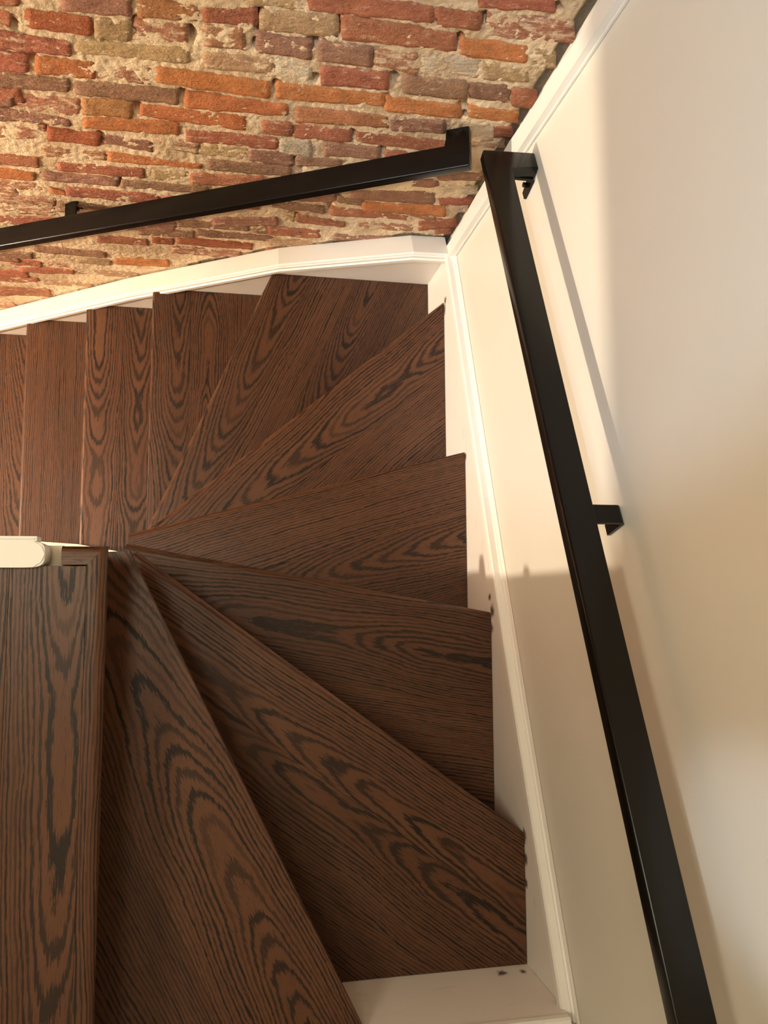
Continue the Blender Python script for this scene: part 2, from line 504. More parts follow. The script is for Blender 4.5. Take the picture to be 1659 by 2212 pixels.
("t",-0.068,0.725,0.013,0.735,-0.001,0.775,-0.080,0.764),
("g",-0.079,0.476,0.017,0.494,0.005,0.533,-0.089,0.516),
("c",-0.358,0.034,-0.219,0.116,-0.223,0.143,-0.360,0.055),
("t",-0.035,1.031,0.019,1.041,-0.004,1.094,-0.059,1.092),
("t",-0.122,0.980,-0.025,0.992,-0.044,1.042,-0.141,1.039),
]
HOLES = [(-0.61, 1.087), (-1.069, 0.879), (-1.097, 0.614), (-0.974, 0.599), (-0.743, 0.61), (-0.769, 0.806), (-0.505, 0.582), (-0.482, 0.545), (-0.452, 1.105), (-0.451, 1.079), (-0.501, 1.032), (-0.608, 1.05), (-0.318, 0.95), (-0.212, 1.092), (-0.14, 0.886), (-0.131, 0.844), (-0.879, 0.762), (-0.872, 0.846), (-0.475, 0.28), (-0.381, 0.36), (-0.367, 0.409), (-0.322, 0.871), (-0.744, 1.014), (-0.743, 1.0), (-0.484, 0.916), (-0.957, 0.39), (-0.872, 0.738), (-0.054, 1.206), (-0.563, 0.878), (-0.612, 1.004), (-0.054, 0.421), (-0.371, 0.993), (-0.484, 1.032), (-1.081, 0.974), (-0.93, 0.97), (-0.91, 0.961), (-0.844, 1.024), (-0.18, 1.159), (-0.057, 0.992), (-0.372, 0.72), (-0.292, 0.664), (-0.015, 0.519), (-0.951, -0.134)]

def ledge_z(X):
    T = [(-3.6, -2.37), (-1.53, -0.708), (-0.998, -0.285), (-0.508, 0.049), (-0.108, 0.215), (0.10, 0.221)]
    for (a, za), (b, zb) in zip(T[:-1], T[1:]):
        if X <= b: return za + (zb - za) * (X - a) / (b - a)
    return T[-1][1]

def axis(breaks):
    out = []
    for a, b, s in breaks:
        n = max(1, int(round((b - a) / s)))
        out += [a + (b - a) * i / n for i in range(n)]
    out.append(breaks[-1][1])
    return out

xs = axis([(-4.6, -1.75, 0.06), (-1.75, -1.60, 0.006), (-1.60, XW + 0.004, 0.0031)])
zs = axis([(-2.1, -0.85, 0.05), (-0.85, 1.28, 0.0031), (1.28, 1.40, 0.006), (1.40, 3.65, 0.05)])
mv, cem = [], []
nx, nz = len(xs), len(zs)
HX = [(hx, hz) for hx, hz in HOLES]
for zc in zs:
    for xc in xs:
        p = Vector((xc, 0.0, zc))
        a = noise.noise(p * 26.0)
        b = noise.noise(p * 75.0 + Vector((5, 1, 2)))
        c = noise.noise(p * 9.0 + Vector((1, 8, 3)))
        d = noise.noise(Vector((xc * 180.0, 3.0, zc * 180.0)))
        h = -0.0006 + 0.0022 * a + 0.0024 * b + 0.0024 * c + 0.0017 * d
        for hx, hz in HX:
            dx = xc - hx; dz = zc - hz
            if -0.03 < dx < 0.03 and -0.03 < dz < 0.03:
                q = (dx / 0.0075) ** 2 + (dz / 0.0125) ** 2
                if q < 6: h -= 0.034 * math.exp(-q * (0.9 + 0.5 * b))
        lz = ledge_z(xc)
        w = 0.5 + 0.5 * noise.noise(p * 14.0 + Vector((9, 9, 1)))
        g = max(0.0, min(1.0, (0.006 + 0.020 * w - (zc - lz)) / 0.006)) * (1.0 if xc > -0.80 else 0.35)
        g2 = max(0.0, min(1.0, (0.012 + 0.014 * w - (XW - xc) + 0.008) / 0.006))
        g = max(g, g2)
        if g2 > 0: h = h * (1 - g2) - 0.006 * g2
        mv.append((xc, YB - h, zc))
        cem.append(g)
mf = [(j * nx + i, j * nx + i + 1, (j + 1) * nx + i + 1, (j + 1) * nx + i) for j in range(nz - 1) for i in range(nx - 1)]
mm = mesh_from('wall_back', mv, mf, True)
att = mm.attributes.new('cement', 'FLOAT', 'POINT')
att.data.foreach_set('value', cem)
wb = struct(link('wall_back', mm, MORTAR), 'rough old exposed brick wall with crumbling lime mortar')

TINT = {  # base colour, lime on the face, how far the brick stands out
    'o': ((0.41, 0.150, 0.060), 0.16, 0.0029), 'r': ((0.315, 0.115, 0.068), 0.24, 0.0027),
    'd': ((0.27, 0.082, 0.040), 0.10, 0.0034), 'm': ((0.245, 0.130, 0.088), 0.24, 0.0025),
    'b': ((0.32, 0.150, 0.068), 0.20, 0.0026), 't': ((0.36, 0.235, 0.135), 0.30, 0.0008),
    'c': ((0.31, 0.140, 0.085), 0.46, 0.0006), 'g': ((0.42, 0.34, 0.27), 0.48, 0.0008)}

def brick_geo(quad, seed, proud, nu=10, nv=4, rough=1.0):
    q = [Vector((quad[2 * i], 0, quad[2 * i + 1])) for i in range(4)]
    c = (q[0] + q[1] + q[2] + q[3]) / 4
    so = Vector((seed * 3.17, seed * 1.31, seed * 0.77))
    V, F = [], []
    for j in range(nv + 1):
        for i in range(nu + 1):
            u, v = i / nu, j / nv
            p = q[0] * (1 - u) * (1 - v) + q[1] * u * (1 - v) + q[2] * u * v + q[3] * (1 - u) * v
            eu, ev = abs(2 * u - 1), abs(2 * v - 1)
            wob = Vector((noise.noise(p * 45 + so) + 0.7 * noise.noise(p * 120 + so), 0, noise.noise(p * 38 - so) + 0.7 * noise.noise(p * 110 - so))) * 0.0034 * rough
            p = p + wob * max(eu ** 2, ev ** 2)
            # rounded corners
            if eu > 0.99 and ev > 0.99: p = p + (c - p).normalized() * 0.003
            d = proud + 0.0026 * noise.noise(p * 26 + so) + 0.0020 * noise.noise(p * 80 - so) + 0.0010 * noise.noise(p * 190 + so)
            edge = (0.0002 + 0.0016 * (0.5 + 0.5 * noise.noise(p * 60 + so * 2)))
            if i in (0, nu) or j in (0, nv): d -= edge
            V.append((p.x - c.x, -d, p.z - c.z))
    W = nu + 1
    for j in range(nv):
        for i in range(nu):
            F.append((j * W + i, j * W + i + 1, (j + 1) * W + i + 1, (j + 1) * W + i))
    ring = [i for i in range(W)] + [j * W + nu for j in range(1, nv + 1)] + [nv * W + i for i in range(nu - 1, -1, -1)] + [j * W for j in range(nv - 1, 0, -1)]
    base = len(V)
    for r in ring: V.append((V[r][0], 0.045, V[r][2]))
    n = len(ring)
    for i in range(n):
        k = (i + 1) % n
        F.append((ring[i], base + i, base + k, ring[k]))
    F.append(tuple(base + i for i in range(n)))
    return V, F, c

def add_brick(code, quad, seed):
    rnd = random.Random(seed)
    colr, lime, proud = TINT[code]
    L = abs(quad[2] - quad[0])
    nu = max(6, min(22, int(L / 0.0105)))
    quad = list(quad)
    for a, (sx, sz) in enumerate(((-1, -1), (1, -1), (1, 1), (-1, 1))):
        quad[2 * a] += 0.0022 * sx; quad[2 * a + 1] += 0.0020 * sz
    V, F, c = brick_geo(quad, seed, proud + rnd.uniform(-0.0012, 0.0012), nu, 6)
    m = mesh_from('brick', V, F, True)
    o = link('brick', m, BRICK, wb, (c.x, YB, c.z))
    v = rnd.uniform(0.98, 1.26)
    o.color = (colr[0] * v, colr[1] * v * rnd.uniform(0.92, 1.1), colr[2] * v, max(0.0, lime + rnd.uniform(-0.08, 0.08)))
    return o

for i, b in enumerate(BRICKS):
    add_brick(b[0], b[1:], i + 1)

# courses that run on above and to the left of the part seen in the photograph
stuffV, stuffF = [], []
seed = 500
course = 0
z = -2.0
while z < 3.5:
    x = -4.5 + (0.0 if course % 2 else -0.115)
    while x < XW - 0.03:
        L = 0.215 if (course % 6) else 0.105
        x1 = min(x + L, XW - 0.02)
        xm, zm = (x + x1) / 2, z + 0.028
        traced = xm > -1.115 - (1.1 - zm) * 0.2235 - 0.02 and zm < 1.075 + 0.18 * (xm + 1.1) + 0.03
        if x1 - x > 0.04 and not traced and zm > ledge_z(xm) + 0.05:
            rnd = random.Random(seed)
            jz = rnd.uniform(-0.003, 0.003)
            quad = (x, z + jz, x1, z + jz + rnd.uniform(-.002, .002), x1, z + 0.056 + jz, x, z + 0.055 + jz)
            near = xm > -1.90 and zm < 1.60
            seed += 1
            if near:
                add_brick(rnd.choice('oorrrmmmcctb'), quad, seed)
            else:
                V, F, c = brick_geo(quad, seed, 0.006, 3, 2)
                o0 = len(stuffV)
                stuffV += [(v[0] + c.x, v[1] + YB, v[2] + c.z) for v in V]
                stuffF += [tuple(o0 + a for a in f) for f in F]
        x = x1 + 0.011
    z += 0.066
    course += 1
so_ = link('bricks', mesh_from('bricks', stuffV, stuffF, True), BRICK, wb)
so_.color = (0.33, 0.11, 0.055, 0.2)
so_['kind'] = 'stuff'

# ---- other walls, floors and ceilings of the house around the stair
struct(link('wall_front', box_mesh('wall_front', -4.6, XW, YSOUTH - 0.14, YSOUTH - 0.02, -2.1, 3.65), WALLPAINT), 'plain cream wall behind the landing')
struct(link('wall_left', box_mesh('wall_left', -4.72, -4.6, YSOUTH - 0.14, YB + 0.2, -2.1, 3.65), WALLPAINT), 'plain cream wall at the far end of the hall')
struct(link('ceiling', box_mesh('ceiling', -4.72, XW + 0.12, YSOUTH - 0.14, YB + 0.2, 3.65, 3.75), CEILPAINT), 'plain pale ceiling over the stair')
struct(link('wall_inner', box_mesh('wall_inner', -4.6, -0.918, -1.0, -0.966, -2.1, 1.168), PLASTER), 'narrow plastered wall between the lower flight and the landing')
struct(link('ceiling', box_mesh('ceiling', -4.6, -2.0, -0.964, YB - 0.012, 0.95, 1.0), CEILPAINT), 'plain pale ceiling of the hall below')
struct(link('floor', box_mesh('floor', -4.6, -2.0, -0.964, YB - 0.012, 1.0, 1.19), PLASTER), 'upper floor over the hall below')
lf = struct(link('floor', box_mesh('floor', -4.6, -3.1, -0.964, YB, -2.1, -1.99), PLASTER), 'floor of the hall below')

# ---- skirtings
def sweep_y(name, profile, pts, mat, parent=None):
    """profile (X, dz) swept along points (Y, z)"""
    path = [Vector((0, y, z)) for y, z in pts]
    return link(name, sweep_mesh(name, profile, path, lambda p, q, i: Vector((p, 0, q))), mat, parent)

RT = [(0.0, 0.252), (-0.111, 0.297), (-0.632, 0.499), (-0.992, 0.640), (-1.348, 0.785), (-1.828, 0.988), (YSOUTH - 0.0185, 1.004)]
t1 = struct(sweep_y('trim_1', [(XS, -0.62), (XS, -0.012), (XW - 0.001, -0.012), (XW - 0.001, -0.62)], RT, SKIRTPAINT),
            'white skirting board rising along the cream wall beside the treads')
capR = sweep_y('cap_moulding', [(0.0, -0.026), (-0.0065, -0.022), (-0.0065, -0.006), (-0.0035, -0.001), (0.011, 0.000), (0.012, 0.006),
                                (0.0155, 0.008), (0.017, 0.016), (XW - 0.001, 0.021), (XW - 0.001, -0.026)], RT, TRIMPAINT, t1)

BT = [(-3.6, -2.37), (-1.53, -0.708), (-0.998, -0.285), (-0.508, 0.049), (-0.108, 0.215), (XS - 0.0005, 0.221)]
def sweep_x(name, profile, pts, mat, parent=None):
    path = [Vector((x, 0, z)) for x, z in pts]
    return link(name, sweep_mesh(name, profile, path, lambda p, q, i: Vector((0, p, q))), mat, parent)
t2 = struct(sweep_x('trim_2', [(0.0, -0.55), (0.0, -0.040), (0.045, -0.040), (0.045, -0.55)], BT, SKIRTPAINT),
            'white boxed skirting stepping down under the brick wall')
sweep_x('cap_moulding', [(0.001, -0.008), (-0.018, -0.004), (-0.018, 0.012), (-0.0130, 0.014), (-0.0130, 0.026), (-0.0100, 0.029),
                         (-0.0080, 0.034), (-0.003, 0.035), (0.066, -0.001), (0.066, -0.046), (0.001, -0.046)], BT, TRIMPAINT, t2)

t3 = struct(link('trim_3', box_mesh('trim_3', -0.46, XS - 0.001, YSOUTH - 0.018, YSOUTH, 0.70, 1.024), SKIRTPAINT),
            'short white skirting board across the end of the widest winder tread')
path3 = [(-0.46, 1.042), (-0.0067, 1.042)]
sweep_x('cap_moulding', [(YSOUTH - 0.001, -0.02), (YSOUTH + 0.0065, -0.017), (YSOUTH + 0.0065, -0.005), (YSOUTH + 0.003, 0.0),
                         (YSOUTH - 0.012, 0.001), (YSOUTH - 0.018, 0.014), (YSOUTH - 0.018, -0.02)], path3, TRIMPAINT, t3)

# ---- corner board between brick and plaster: scribed to the brick on one side
zz_ = [0.205 + 0.05 * i for i in range(70)]
cv, cf = [], []
for zc in zz_:
    e = 0.036 + 0.012 * noise.noise(Vector((0.3, 0.7, zc * 5.0))) + 0.004 * noise.noise(Vector((2.3, 0.7, zc * 17.0)))
    cv += [(XS, -0.013, zc), (XS, e, zc), (XW - 0.0005, e + 0.004, zc), (XW - 0.0005, -0.013, zc)]
for i in range(len(zz_) - 1):
    a = 4 * i
    for j in range(4):
        k = (j + 1) % 4
        cf.append((a + j, a + k, a + 4 + k, a + 4 + j))
cf += [(3, 2, 1, 0), tuple(4 * (len(zz_) - 1) + j for j in range(4))]
t4 = struct(link('trim_4', mesh_from('trim_4', cv, cf), TRIMPAINT), 'white upright corner board scribed against the bricks')
link('bead', box_mesh('bead', XW - 0.007, XW - 0.0005, -0.019, -0.0132, 0.26, 3.6, 0.0015), TRIMPAINT, t4)

# ================================================================ the staircase
stair = empty('staircase', (-0.6, -0.9, -2.0))
tag(stair, 'dark stained oak winder staircase turning down beside the brick wall', 'staircase')
SO = Vector((-0.6, -0.9, -2.0))
THK = 0.030
OVER = 0.030

def add_grain(mesh, mtx, yc, d0, slope, seed):
    """store grain space on every vertex: x along the board, y from the pith line, z depth below the pith"""
    a = mesh.attributes.new('grain', 'FLOAT_VECTOR', 'POINT')
    for i, v in enumerate(mesh.vertices):
        p = mtx @ v.co
        a.data[i].vector = (p.x + seed * 3.7, p.y - yc, p.z + d0 + slope * p.x + 0.0)

def board_mesh(poly, z, front=None, thick=THK, round_r=0.0125):
    bm = prism_bm([(p[0], p[1], z) for p in poly], (0, 0, -thick))
    bm.normal_update()
    fr, sm = [], []
    for e in bm.edges:
        a, b = e.verts
        if abs(a.co.z - b.co.z) > 1e-6: continue
        if front is not None:
            (px, py), (nx_, ny_) = front
            if all(abs((v.co.x - px) * nx_ + (v.co.y - py) * ny_) < 1e-5 for v in (a, b)):
                fr.append(e); continue
        if a.co.z > z - 1e-6: sm.append(e)
    if fr: bmesh.ops.bevel(bm, geom=fr, offset=round_r, segments=5, affect='EDGES', profile=0.5)
    sm = [e for e in sm if e.is_valid]
    if sm: bmesh.ops.bevel(bm, geom=sm, offset=0.0004, segments=1, affect='EDGES')
    return bm_mesh(bm, 'board', 0.5)

GRAINS = {}
def make_tread(k, poly, P, Q, cuts, grains, name='tread', parent=stair, z=None):
    """P,Q ends of the nosing line; tread lies on the left of P->Q or right, found from the polygon centre"""
    z = H * k if z is None else z
    d = Vector((Q[0] - P[0], Q[1] - P[1])).normalized()
    n = Vector((-d.y, d.x))
    cx = sum(p[0] for p in poly) / len(poly); cy = sum(p[1] for p in poly) / len(poly)
    if (cx - P[0]) * n.x + (cy - P[1]) * n.y < 0: n = -n
    # grain frame: x along d, y along n, origin P
    G = Matrix(((d.x, d.y, 0, -(d.x * P[0] + d.y * P[1])), (n.x, n.y, 0, -(n.x * P[0] + n.y * P[1])), (0, 0, 1, -z), (0, 0, 0, 1)))
    base = n.x * P[0] + n.y * P[1]
    root = None
    lims = [0.0] + cuts + [9.0]
    for i in range(len(lims) - 1):
        g = clip(poly, -n.x, -n.y, -(base + lims[i] + (0.00015 if i else 0)))
        g = clip(g, n.x, n.y, base + lims[i + 1] - 0.00015)
        if len(g) < 3: continue
        m = board_mesh(g, z, ((P[0], P[1]), (n.x, n.y)) if i == 0 else None)
        yc, d0, sl = grains[i % len(grains)]
        add_grain(m, G, (lims[i] if i else 0) + yc, d0, sl, k + 20 + 0.37 * i + 5 * i)
        if i == 0:
            root = link(name, m, WOOD, parent)
            if parent is stair: root.location = -SO
        else:
            o = link('board', m, WOOD, root)
    return root

def make_riser(k, P, Q, lo=None, hi=None, mat=None):
    """upright board under the nosing of tread k"""
    d = Vector((Q[0] - P[0], Q[1] - P[1])).normalized()
    return d

# nosing lines (wall end, newel end)
N0 = (-0.905, -0.935)
LINES = {}
for k in range(-9, -1):
    xk = -1.164 - 0.2475 * (-2 - k)
    LINES[k] = ((xk, -0.001), (xk, -0.93))
LINES[-1] = ((-0.917, -0.001), (-0.919, -0.93))
LINES[0] = ((-0.525, -0.001), (-0.932, -0.918))
LINES[1] = ((-0.001, -0.135), (-0.925, -0.900))
LINES[2] = ((-0.001, -0.646), (-0.905, -0.886))
LINES[3] = ((-0.001, -1.092), (-0.885, -0.925))
LINES[4] = ((-0.001, -1.574), (-0.842, -0.9555))
LINES[5] = ((-0.394, YSOUTH + 0.001), (-0.828, -0.9645))
def back_of(k, off=0.040):
    """half plane keeping what lies in front of riser line of tread k (its nosing line pushed back)"""
    (P, Q) = LINES[k]
    d = Vector((Q[0] - P[0], Q[1] - P[1])).normalized()
    return P, d, off

def side_poly(k):
    P, Q = LINES[k]
    if k <= -1:
        nxt = LINES[k + 1]
        if k == -1:
            poly = [P, (nxt[0][0] + 0.06, -0.001), (nxt[1][0] + 0.045, nxt[1][1]), (-0.93, -0.93), Q]
        else:
            poly = [P, (nxt[0][0] + 0.045, -0.001), (nxt[1][0] + 0.045, -0.93), Q]
        return poly
    if k == 0:
        return [P, (-0.001, -0.001), (-0.001, -0.19), (-0.895, -0.935), Q]
    if k == 1:
        return [P, (-0.001, -0.695), (-0.892, -0.934), Q]
    if k == 2:
        return [P, (-0.001, -1.14), (-0.880, -0.972), (-0.899, -0.933), Q]
    if k == 3:
        return [P, (-0.001, -1.64), (-0.870, -0.995), (-0.90, -0.968), Q]
    if k == 4:
        return [P, (-0.001, YSOUTH + 0.001), (-0.46, YSOUTH + 0.001), (-0.885, -0.985), Q]
    if k == 5:
        return [P, (-0.895, YSOUTH + 0.001), (-0.895, -0.968), (-0.834, -0.9645)]

CUTS = {0: [0.135, 0.255], 1: [0.165, 0.33], 2: [0.175, 0.35], 3: [0.235], 4: [0.155, 0.34], 5: [0.215]}
# (pith line across the board, depth of the pith, slope of the fibres)
GR = {-9: [(0.06, 0.03, 0.08)], -8: [(0.09, 0.03, -0.08)], -7: [(0.05, 0.03, 0.08)], -6: [(0.07, 0.03, 0.08)], -5: [(0.1, 0.03, 0.08)],
      -4: [(0.19, 0.03, 0.09), (0.08, 0.03, 0.09)], -3: [(-0.16, 0.10, 0.02), (0.26, 0.10, 0.01)], -2: [(0.05, 0.035, 0.05), (0.06, 0.04, 0.06)],
      -1: [(0.09, 0.035, 0.08), (0.06, 0.04, -0.07)], 0: [(0.08, 0.035, 0.09), (-0.05, 0.06, 0.05), (0.06, 0.03, 0.10)],
      1: [(0.11, 0.04, 0.07), (0.22, 0.06, 0.03)], 2: [(0.23, 0.03, 0.08), (0.06, 0.03, 0.10)], 3: [(0.12, 0.04, 0.05), (0.24, 0.05, 0.05)],
      4: [(0.12, 0.03, 0.05), (0.03, 0.04, 0.05), (0.18, 0.04, 0.04)], 5: [(0.09, 0.035, 0.095), (0.20, 0.05, 0.06)]}

def riser_for(k, under):
    """riser below tread k standing on the tread under it"""
    P, Q = LINES[k]
    d = Vector((Q[0] - P[0], Q[1] - P[1])).normalized()
    poly = side_poly(k)
    cx = sum(p[0] for p in poly) / len(poly); cy = sum(p[1] for p in poly) / len(poly)
    n = Vector((-d.y, d.x))
    if (cx - P[0]) * n.x + (cy - P[1]) * n.y < 0: n = -n
    a = Vector(P) + n * OVER + d * 0.004
    b = Vector(Q) + n * OVER - d * 0.012
    if k == 1: a = a + d * 0.02
    if k == 4: a = a + d * 0.02
    if k == 5: a = a + d * 0.0
    z0, z1 = H * (k - 1) + 0.0003, H * k - THK - 0.0003
    if k in (0,): a = a + d * 0.01
    quad = [a, b, b + n * 0.009, a + n * 0.009]
    m = bm_mesh(prism_bm([(p.x, p.y, z1) for p in quad], (0, 0, -(z1 - z0))), 'riser')
    G = Matrix(((d.x, d.y, 0, 0), (0, 0, 1, 0), (n.x, n.y, 0, 0), (0, 0, 0, 1)))
    add_grain(m, G, 0.05 + H * k, 0.04, 0.03, k + 61)
    o = link('riser', m, WOOD, stair)
    o.location = -SO
    return o

for k in range(-9, 6):
    P, Q = LINES[k]
    make_tread(k, side_poly(k), P, Q, CUTS.get(k, [0.128] if k > -5 else []), GR[k])
    if k > -9: riser_for(k, k - 1)

# closed string on the newel side: a low cream string that bends round the foot of the inner wall
def string_mesh():
    face = [(-3.4, -0.845), (-1.55, -0.838), (-1.31, -0.850), (-1.16, -0.866), (-0.985, -0.902), (-0.94, -0.928)]
    V, F = [], []
    for (x, y) in face:
        zt = -0.4 + (x + 1.164) * (0.2 / 0.2475) + 0.03
        zt = min(zt, 0.02)
        for (yy, zz) in ((y, zt - 0.34), (y, zt), (-0.965, zt), (-0.965, zt - 0.34)):
            V.append((x, yy, zz))
    for i in range(len(face) - 1):
        for j in range(4):
            k2 = (j + 1) % 4
            F.append((4 * i + j, 4 * i + k2, 4 * i + 4 + k2, 4 * i + 4 + j))
    F += [(3, 2, 1, 0), tuple(4 * (len(face) - 1) + j for j in range(4))]
    return mesh_from('string', V, F)
st = link('string', string_mesh(), PLASTER, stair)
st.location = -SO
st['label'] = 'cream painted inner string beside the lower treads'

npst = link('newel_post', box_mesh('newel_post', -0.9172, -0.898, -0.9985, -0.9675, -1.95, 1.166), PLASTER, stair)
npst.location = -SO
npst['label'] = 'cream painted newel post under the landing corner'

# ---- landing at the top
lx1 = -0.8455
land = None
G6 = None
def land_board(x0, x1, y0, y1, grains, front=False, name='floor_board', seed=0):
    poly = [(x1, y0), (x1, y1), (x0, y1), (x0, y0)]
    m = board_mesh(poly, 1.2, ((x1, y0), (-1.0, 0.0)) if front else None, THK)
    G = Matrix(((0, 1, 0, 0), (-1, 0, 0, x1), (0, 0, 1, -1.2), (0, 0, 0, 1)))
    add_grain(m, G, *grains, seed)
    return m
floor_m = box_mesh('floor', -3.4, -0.895, YSOUTH - 0.018, -1.002, 1.0, 1.168)
land = struct(link('floor', floor_m, PLASTER), 'landing floor of dark stained oak boards at the head of the stair')
NW = 0.030
def land_poly(poly, front, gm, grains, seed, r=0.0125):
    m = board_mesh(poly, 1.2, front, THK, r)
    add_grain(m, gm, *grains, seed)
    return m
GY = Matrix(((0, 1, 0, 0), (-1, 0, 0, lx1), (0, 0, 1, -1.2), (0, 0, 0, 1)))
GX = Matrix(((1, 0, 0, 0), (0, 1, 0, 0.968), (0, 0, 1, -1.2), (0, 0, 0, 1)))
link('nosing', land_poly([(lx1, YSOUTH), (lx1, -0.9685), (lx1 - NW, -0.9985), (lx1 - NW, YSOUTH)], ((lx1, YSOUTH), (-1.0, 0.0)), GY, (-0.06, 0.050, 0.012), 71), WOOD, land)
xb = lx1 - NW + 0.0002
for i, (w, gr) in enumerate([(0.115, (0.030, 0.03, 0.05)), (0.115, (0.11, 0.06, 0.07)), (0.09, (0.02, 0.03, 0.02)), (0.10, (0.06, 0.02, 0.02)),
                             (0.09, (0.02, 0.03, 0.02)), (0.10, (0.05, 0.03, 0.03)), (0.09, (0.02, 0.03, 0.02)), (0.10, (0.06, 0.02, 0.02)),
                             (0.09, (0.02, 0.03, 0.02)), (0.10, (0.05, 0.03, 0.03)), (0.09, (0.02, 0.03, 0.02)), (0.10, (0.06, 0.02, 0.02))]):
    link('board', land_board(xb - w, xb - 0.0003, YSOUTH, -1.0005, gr, seed=75 + i), WOOD, land)
    xb -= w
# mitred return of the nosing along the well
mret = land_poly([(lx1 - 0.0003, -0.9685), (-0.9145, -0.9685), (-0.9145, -0.9985), (lx1 - NW - 0.0003, -0.9985)], ((lx1, -0.9685), (0.0, -1.0)), GX, (-0.02, 0.06, 0.02), 91, 0.010)
link('nosing_return', mret, WOOD, land)
link('fascia', box_mesh('fascia', -0.892, -0.876, YSOUTH, -0.972, 1.0005, 1.1695), WOOD, land)
add_grain(land.children[-1].data, Matrix.Identity(4), 0.0, 0.05, 0.02, 95)

# ---- white cap with a rounded end on the inner wall
def cap_profile(x_end, y0, y1, z0, z1, rounded):
    pts = [(-3.2, y0), (-3.2, y1)]
    r = (y0 - y1) / 2
    if rounded:
        pts = [(-3.2, y0), (-3.2, y1)]
        for i in range(0, 13):
            a = -math.pi / 2 + math.pi * i / 12
            ca, sa = math.cos(a), math.sin(a)
            sg = lambda v: math.copysign(abs(v) ** 0.62, v)
            pts.append((x_end - 0.030 + 0.030 * sg(ca), (y0 + y1) / 2 + r * sg(sa)))
    else:
        pts += [(x_end, y1), (x_end, y0)]
    bm = prism_bm([(p[0], p[1], z1) for p in pts], (0, 0, z0 - z1))
    top = [e for e in bm.edges if all(v.co.z > z1 - 1e-6 for v in e.verts)]
    bmesh.ops.bevel(bm, geom=top, offset=0.003, segments=2, affect='EDGES')
    return bm_mesh(bm, 'cap', 0.6)
t5 = struct(link('trim_5', cap_profile(-0.9365, -0.9615, -1.0035, 1.1685, 1.214, True), TRIMPAINT), 'white round ended cap board on the narrow inner wall')
link('lower_board', cap_profile(-0.952, -0.9535, -0.9612, 1.17, 1.203, False), TRIMPAINT, t5)

# ================================================================ handrails
def rail_frame_right():
    s = 0.442
    l = math.hypot(1, s)
    u = Vector((0, -1 / l, s / l))              # up the slope
    n = Vector((0, s / l, 1 / l))
    return u, Vector((1, 0, 0)), n
def rail_mesh(poly3, n, t):
    bm = prism_bm(poly3, -n * t)
    bmesh.ops.bevel(bm, geom=bm.edges[:], offset=0.0036, segments=3, affect='EDGES', profile=0.5)
    return bm_mesh(bm, 'rail', 0.7)

def bracket_mesh(width=0.036, reach=0.10, drop=0.060, t=0.006):
    """x along the rail, y out from the wall (wall at y=0), z up; arm lies under the rail at z=0"""
    bm = bmesh.new()
    r = 0.008
    prof = [(reach, 0.0)]
    for i in range(7):
        a = math.pi / 2 + i / 6 * math.pi / 2
        prof.append((r + 0.0005 + r * math.cos(a), -r + r * math.sin(a)))
    inner = [(0.0005 + t, -r)] + [(reach, -t)]
    for i in range(5):
        a = math.pi - i / 4 * math.pi / 2
        inner.insert(-1, (r + 0.0005 + (r - t) * math.cos(a), -r + (r - t) * math.sin(a)))
    w = width / 2
    outer_pts = prof + [(0.0005, -drop)]
    inner_pts = [(0.0005 + t, -drop)] + [p for p in inner if p[1] > -drop + 1e-4]
    loop = outer_pts + inner_pts
    def wid(z):
        if z > -0.012: return w
        return max(0.008, w * (1 - 0.42 * ((-z - 0.012) / (drop - 0.012)) ** 1.1))
    L = [bm.verts.new((-wid(p[1]), p[0], p[1])) for p in loop]
    Rr = [bm.verts.new((wid(p[1]), p[0], p[1])) for p in loop]
    nn = len(loop)
    # side faces as strips between outer and inner points
    for S in (L, Rr):
        no = len(outer_pts); ni = len(inner_pts)
        i, j = 0, nn - 1
        while i < no - 1 or j > no:
            if i < no - 1 and (j <= no or (i + 1) / no <= (nn - j) / ni):
                bm.faces.new((S[i], S[i + 1], S[j])); i += 1
            else:
                bm.faces.new((S[i], S[j - 1], S[j])); j -= 1
    for i in range(nn):
        k = (i + 1) % nn
        bm.faces.new((L[i], L[k], Rr[k], Rr[i]))
    return bm_mesh(bm, 'bracket', 0.6)

def bolt_mesh(r=0.0065, h=0.010):
    bm = bmesh.new()
    bmesh.ops.create_cone(bm, cap_ends=True, segments=6, radius1=r, radius2=r * 0.9, depth=h)
    return bm_mesh(bm, 'bolt')

def build_rail(name, label, poly3, n, t, base, brackets, basis):
    root = empty(name, base)
    tag(root, label, 'handrail', 'black steel wall handrails')
    b = Vector(base)
    link('rail', rail_mesh([Vector(p) - b for p in poly3], n, t), STEEL, root)
    for P in brackets:
        M = Matrix.Translation(Vector(P) - b) @ basis
        o = link('bracket', bracket_mesh(), STEEL, root)
        o.matrix_local = M
        bo = link('bolt', bolt_mesh(), STEEL, o)
        bo.matrix_local = Matrix.Translation((0.001, 0.0115, -0.030)) @ Matrix.Rotation(math.pi / 2, 4, 'X')
    return root

u, v, n = rail_frame_right()
zr = lambda y: 0.893 - 0.442 * y
P3 = [(-0.105, -0.054), (XW - 0.0005, -0.047), (XW - 0.0005, -0.096), (-0.0495, -0.101), (-0.0495, -1.84), (-0.105, -1.84)]
poly3 = [(x, y, zr(y)) for x, y in P3]
